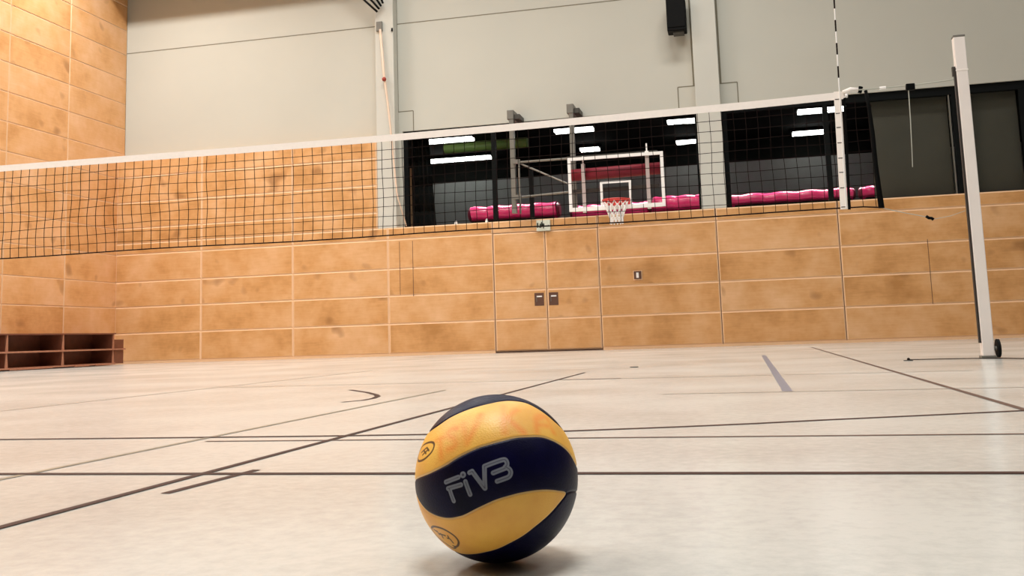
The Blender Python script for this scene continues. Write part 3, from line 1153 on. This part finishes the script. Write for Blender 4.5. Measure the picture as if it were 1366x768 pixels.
mb.tube([(bx0 + 0.03, BY + 0.20, 3.17), (bx1 - 0.08, BY + 0.20, 3.19)], 0.11, 'red_reflection', n=18)  # red reflection on the acrylic, built as a solid roll behind it
part(mb, 'reflection_roll', bb, smooth=True, label='dark red roll standing in for a reflection on the board')
# rim and net
rc = Vector((-2.08, BY - 0.30, 2.60))
mb = MB()
mb.tube([(rc.x + 0.225 * math.cos(a), rc.y + 0.225 * math.sin(a), rc.z) for a in [2 * math.pi * k / 40 for k in range(41)]], 0.014, 'rim', n=8, cap=False)
mb.box(rc.x - 0.11, rc.x + 0.11, BY - 0.09, BY - 0.012, rc.z - 0.06, rc.z + 0.05, 'rim')
mb.box(rc.x - 0.22, rc.x + 0.22, BY - 0.02, BY - 0.008, rc.z - 0.05, rc.z + 0.06, 'rim')
for k in range(12):
    a = 2 * math.pi * (k + 0.5) / 12
    mb.tube([(rc.x + 0.225 * math.cos(a), rc.y + 0.225 * math.sin(a), rc.z - 0.01), (rc.x + 0.222 * math.cos(a), rc.y + 0.222 * math.sin(a), rc.z - 0.045)], 0.006, 'rim', n=5)
part(mb, 'rim', bb, smooth=False, label='red rim')
mb = MB()
prof = [(0.215, 0.03), (0.19, 0.12), (0.145, 0.22), (0.115, 0.32), (0.112, 0.42)]
nn = 12
for k in range(nn):
    for s in (1, -1):
        pts = []
        for lv, (r, dz) in enumerate(prof):
            a = 2 * math.pi * (k + s * 0.5 * (lv + (0 if s > 0 else 0))) / nn
            pts.append((rc.x + r * math.cos(a), rc.y + r * math.sin(a), rc.z - dz))
        mb.tube(pts, 0.0085, 'white', n=5)
part(mb, 'hoop_net', bb, label='white cord net')
# wall posts, brackets, swing arm
for x, zt, zb in ((-4.15, 4.60, 2.62), (-2.985, 4.62, 2.62)):
    mb = MB()
    mb.box(x - 0.045, x + 0.045, ys - 0.05, ys + 0.04, zb, zt - 0.15, 'steel')
    part(mb, 'wall_post', bb, bevel=0.006)
    mb = MB()
    mb.box(x - 0.08, x + 0.05, ys - 0.06, YG, zt - 0.16, zt + 0.02, 'steel')
    mb.box(x + 0.05, x + 0.16, ys - 0.02, YG, zt - 0.16, zt - 0.06, 'dark_steel')
    part(mb, 'wall_bracket', bb, bevel=0.008)
mb = MB()
ex = bx0 + 0.05
mb.tube([(-4.10, ys, 3.60), (ex, BY + 0.12, 3.47)], 0.022, 'steel', n=8)
mb.tube([(-4.10, ys, 2.92), (ex, BY + 0.12, 2.86)], 0.022, 'steel', n=8)
mb.tube([(-4.03, ys - 0.02, 3.58), (ex, BY + 0.12, 2.97)], 0.018, 'steel', n=8)
mb.tube([(-4.02, ys - 0.08, 3.60), (-4.02, ys - 0.08, 2.60)], 0.018, 'steel', n=8)
mb.box(-4.14, -4.0, ys - 0.1, ys - 0.04, 3.56, 3.64, 'steel')
mb.box(-4.14, -4.0, ys - 0.1, ys - 0.04, 2.88, 2.96, 'steel')
part(mb, 'swing_arm', bb)
mb = MB()
mb.box(-2.98, -1.35, BY + 0.09, BY + 0.13, 3.44, 3.50, 'dark_steel')
mb.box(-2.98, -1.35, BY + 0.09, BY + 0.13, 2.83, 2.89, 'dark_steel')
mb.tube([(-2.985, ys, 3.60), (-2.7, BY + 0.12, 3.47)], 0.022, 'steel', n=8)
mb.tube([(-2.985, ys, 2.92), (-2.7, BY + 0.12, 2.86)], 0.022, 'steel', n=8)
part(mb, 'back_frame', bb)
mb = MB()
mb.box(-3.86, -3.78, ys + 0.02, ys + 0.08, 2.52, 3.45, 'black')
part(mb, 'brace_post', bb, label='black upright between the wall posts')

# ------------------------------------------------------------------ fittings on the far wall
sg = empty('exit_sign', (-3.62, YF, 2.36))
tag(sg, 'small pale exit sign with dark running figure above the double door', 'sign')
mb = MB()
mb.box(-3.755, -3.49, YF - 0.05, YF - 0.001, 2.265, 2.47, 'sign')
part(mb, 'sign_box', sg, bevel=0.004)
mb = MB()
yy = YF - 0.052
mb.box(-3.745, -3.715, yy, yy + 0.003, 2.33, 2.42, 'signdark')           # arrow block
mb.box(-3.585, -3.52, yy, yy + 0.003, 2.345, 2.365, 'signdark')
mb.quad([(-3.53, yy, 2.33), (-3.505, yy, 2.355), (-3.53, yy, 2.38)], 'signdark')
mb.ball((-3.655, YF - 0.05, 2.425), 0.012, 'signdark', 6)
for pts in ([(-3.655, 2.41), (-3.645, 2.365)], [(-3.655, 2.40), (-3.69, 2.385)], [(-3.65, 2.40), (-3.615, 2.38)], [(-3.645, 2.365), (-3.675, 2.33), (-3.70, 2.335)], [(-3.645, 2.365), (-3.615, 2.34), (-3.62, 2.31)]):
    mb.tube([(p[0], yy, p[1]) for p in pts], 0.010, 'signdark', n=6)
mb.box(-3.69, -3.60, yy + 0.001, yy + 0.0035, 2.352, 2.405, 'signdark')
part(mb, 'pictogram', sg, label='dark running figure and arrow')

sw = empty('wall_switch', (-1.89, YF, 1.345))
tag(sw, 'small dark square call point with white button on the wood wall right of the door', 'switch')
mb = MB()
mb.box(-1.975, -1.805, YF - 0.012, YF - 0.001, 1.255, 1.435, 'edge')
part(mb, 'surround', sw, bevel=0.003)
mb = MB()
mb.box(-1.957, -1.823, YF - 0.03, YF - 0.012, 1.275, 1.42, 'plate')
part(mb, 'housing', sw, bevel=0.004)
mb = MB()
mb.box(-1.915, -1.868, YF - 0.04, YF - 0.03, 1.295, 1.395, 'white')
part(mb, 'button', sw, bevel=0.004, label='white button')

for x, lab in ((-5.37, 'tiny white knob on the wood ledge, the one further left'), (-4.75, 'tiny white knob on the wood ledge beside the window post')):
    mb = MB()
    mb.tube([(x, YF + 0.05, 2.5), (x, YF + 0.05, 2.545), (x, YF + 0.05, 2.57)], 0.032, 'white', n=14, r2=0.015)
    tag(mb.build('ledge_knob', origin=(x, YF + 0.05, 2.5)), lab, 'knob', 'white knobs on the ledge')

sp = empty('wall_loudspeaker', (-0.93, YF + 0.1, 5.87))
tag(sp, 'black box loudspeaker mounted high on the grey wall left of the second column', 'loudspeaker')
mb = MB()
mb.box(-1.10, -0.745, YF - 0.16, YF + 0.16, 5.87, 6.50, 'black')
part(mb, 'cabinet', sp, bevel=0.015)
mb = MB()
mb.box(-1.085, -0.76, YF - 0.172, YF - 0.16, 5.93, 6.47, 'black')
part(mb, 'grille', sp, bevel=0.006)
mb = MB()
mb.box(-0.99, -0.86, YF + 0.15, YG, 6.08, 6.3, 'dark_steel')
part(mb, 'bracket', sp)
mb = MB()
mb.box(-1.0, -0.80, YF - 0.1, YF + 0.15, 5.84, 5.87, 'dark_steel')
part(mb, 'bottom_plate', sp)

# slim rod and cables at the first column
rod = empty('slanting_rod', (-6.78, YF - 0.05, 2.5))
tag(rod, 'slim pale salmon rod slanting down the front of the left column', 'rod')
mb = MB()
mb.tube([(-6.84, YF - 0.02, 6.55), (-6.77, YF - 0.03, 5.6), (-6.68, YF - 0.04, 4.85), (-6.635, YF - 0.05, 4.37), (-6.53, YF - 0.05, 3.13), (-6.37, YF + 0.0, 2.52)], 0.026, 'salmon', n=10, r2=0.012)
part(mb, 'rod', rod, smooth=True)
mb = MB()
mb.ball((-6.76, YF - 0.06, 5.50), 0.045, 'redknob', 8)
part(mb, 'knob', rod, smooth=True, label='dark red knob')
mb = MB()
mb.box(-6.93, -6.80, YF - 0.03, YF + 0.02, 6.52, 6.72, 'steel')
part(mb, 'rod_bracket', rod, bevel=0.01)
for i in range(4):
    mb = MB()
    ox, oz = 0.10 * i, 0.05 * i
    mb.tube([(-7.62 + ox, YF - 0.14, 7.62 + oz), (-7.25 + ox, YF - 0.12, 7.28 + oz), (-7.02 + ox * 0.75, YF - 0.11, 7.05 + oz), (-6.87 + ox * 0.42, YF - 0.10, 6.90 + oz * 1.1)], 0.022, 'black', n=8)
    tag(mb.build('cable', origin=(-7.0, YF - 0.12, 7.0), smooth=True), 'one of the black cables running to the top of the left column', 'cable', 'black cables at the left column')
mb = MB()
mb.tube([(-6.60, YF - 0.0, 6.50), (-6.60, YF + 0.01, 6.56)], 0.018, 'black', n=8)
tag(mb.build('wall_sensor', origin=(-6.6, YF, 6.5)), 'tiny black peg near the top right edge of the left column', 'peg')

# ------------------------------------------------------------------ low shelf along the left wall
sh = empty('low_shelf', (-12.4, 15.0, 0))
tag(sh, 'low dark red-brown two-tier open shelf along the left wall', 'shelf')
X0, X1 = -12.81, -12.02
Y0, Y1 = 12.6, 17.12
mb = MB()
mb.box(X0, X1 - 0.01, Y0, Y1, 0.60, 0.625, 'shelfwood')
part(mb, 'top_board', sh, bevel=0.003)
mb = MB()
mb.box(X0 + 0.3, X1, Y0, Y1 + 0.3, 0.295, 0.325, 'shelfedge')
part(mb, 'middle_board', sh, bevel=0.003)
mb = MB()
mb.box(X0 + 0.3, X1 - 0.01, Y0, Y1, 0.02, 0.05, 'shelfedge')
part(mb, 'bottom_board', sh, bevel=0.003)
mb = MB()
mb.box(X0, X0 + 0.3, Y0, Y1 + 0.25, 0.0, 0.60, 'shelfwood')
part(mb, 'back_board', sh)
for y in (12.8, 14.2, 15.6, 17.06):
    mb = MB()
    mb.box(X0 + 0.3, X1 - 0.04, y - 0.03, y + 0.03, 0.05, 0.60, 'shelfwood')
    mb.quad([(X1 - 0.03, y - 0.035, 0.325), (X1 - 0.03, y + 0.035, 0.325), (X1 - 0.03, y + 0.025, 0.60), (X1 - 0.03, y - 0.01, 0.60)], 'shelfedge')
    mb.quad([(X1 - 0.03, y - 0.04, 0.05), (X1 - 0.03, y + 0.04, 0.05), (X1 - 0.03, y + 0.015, 0.295), (X1 - 0.03, y - 0.015, 0.295)], 'shelfedge')
    part(mb, 'divider', sh)
mb = MB()
mb.box(X0 + 0.3, X1 - 0.05, Y1, Y1 + 0.3, 0.03, 0.50, 'shelfwood')
part(mb, 'end_box', sh, bevel=0.004)
for a, b in ((12.7, 13.8), (14.25, 15.3), (15.9, 16.3), (16.5, 16.95)):
    mb = MB()
    mb.box(X1 - 0.012, X1 + 0.004, a, b, 0.012, 0.04, 'shelfedge')
    part(mb, 'skid', sh)
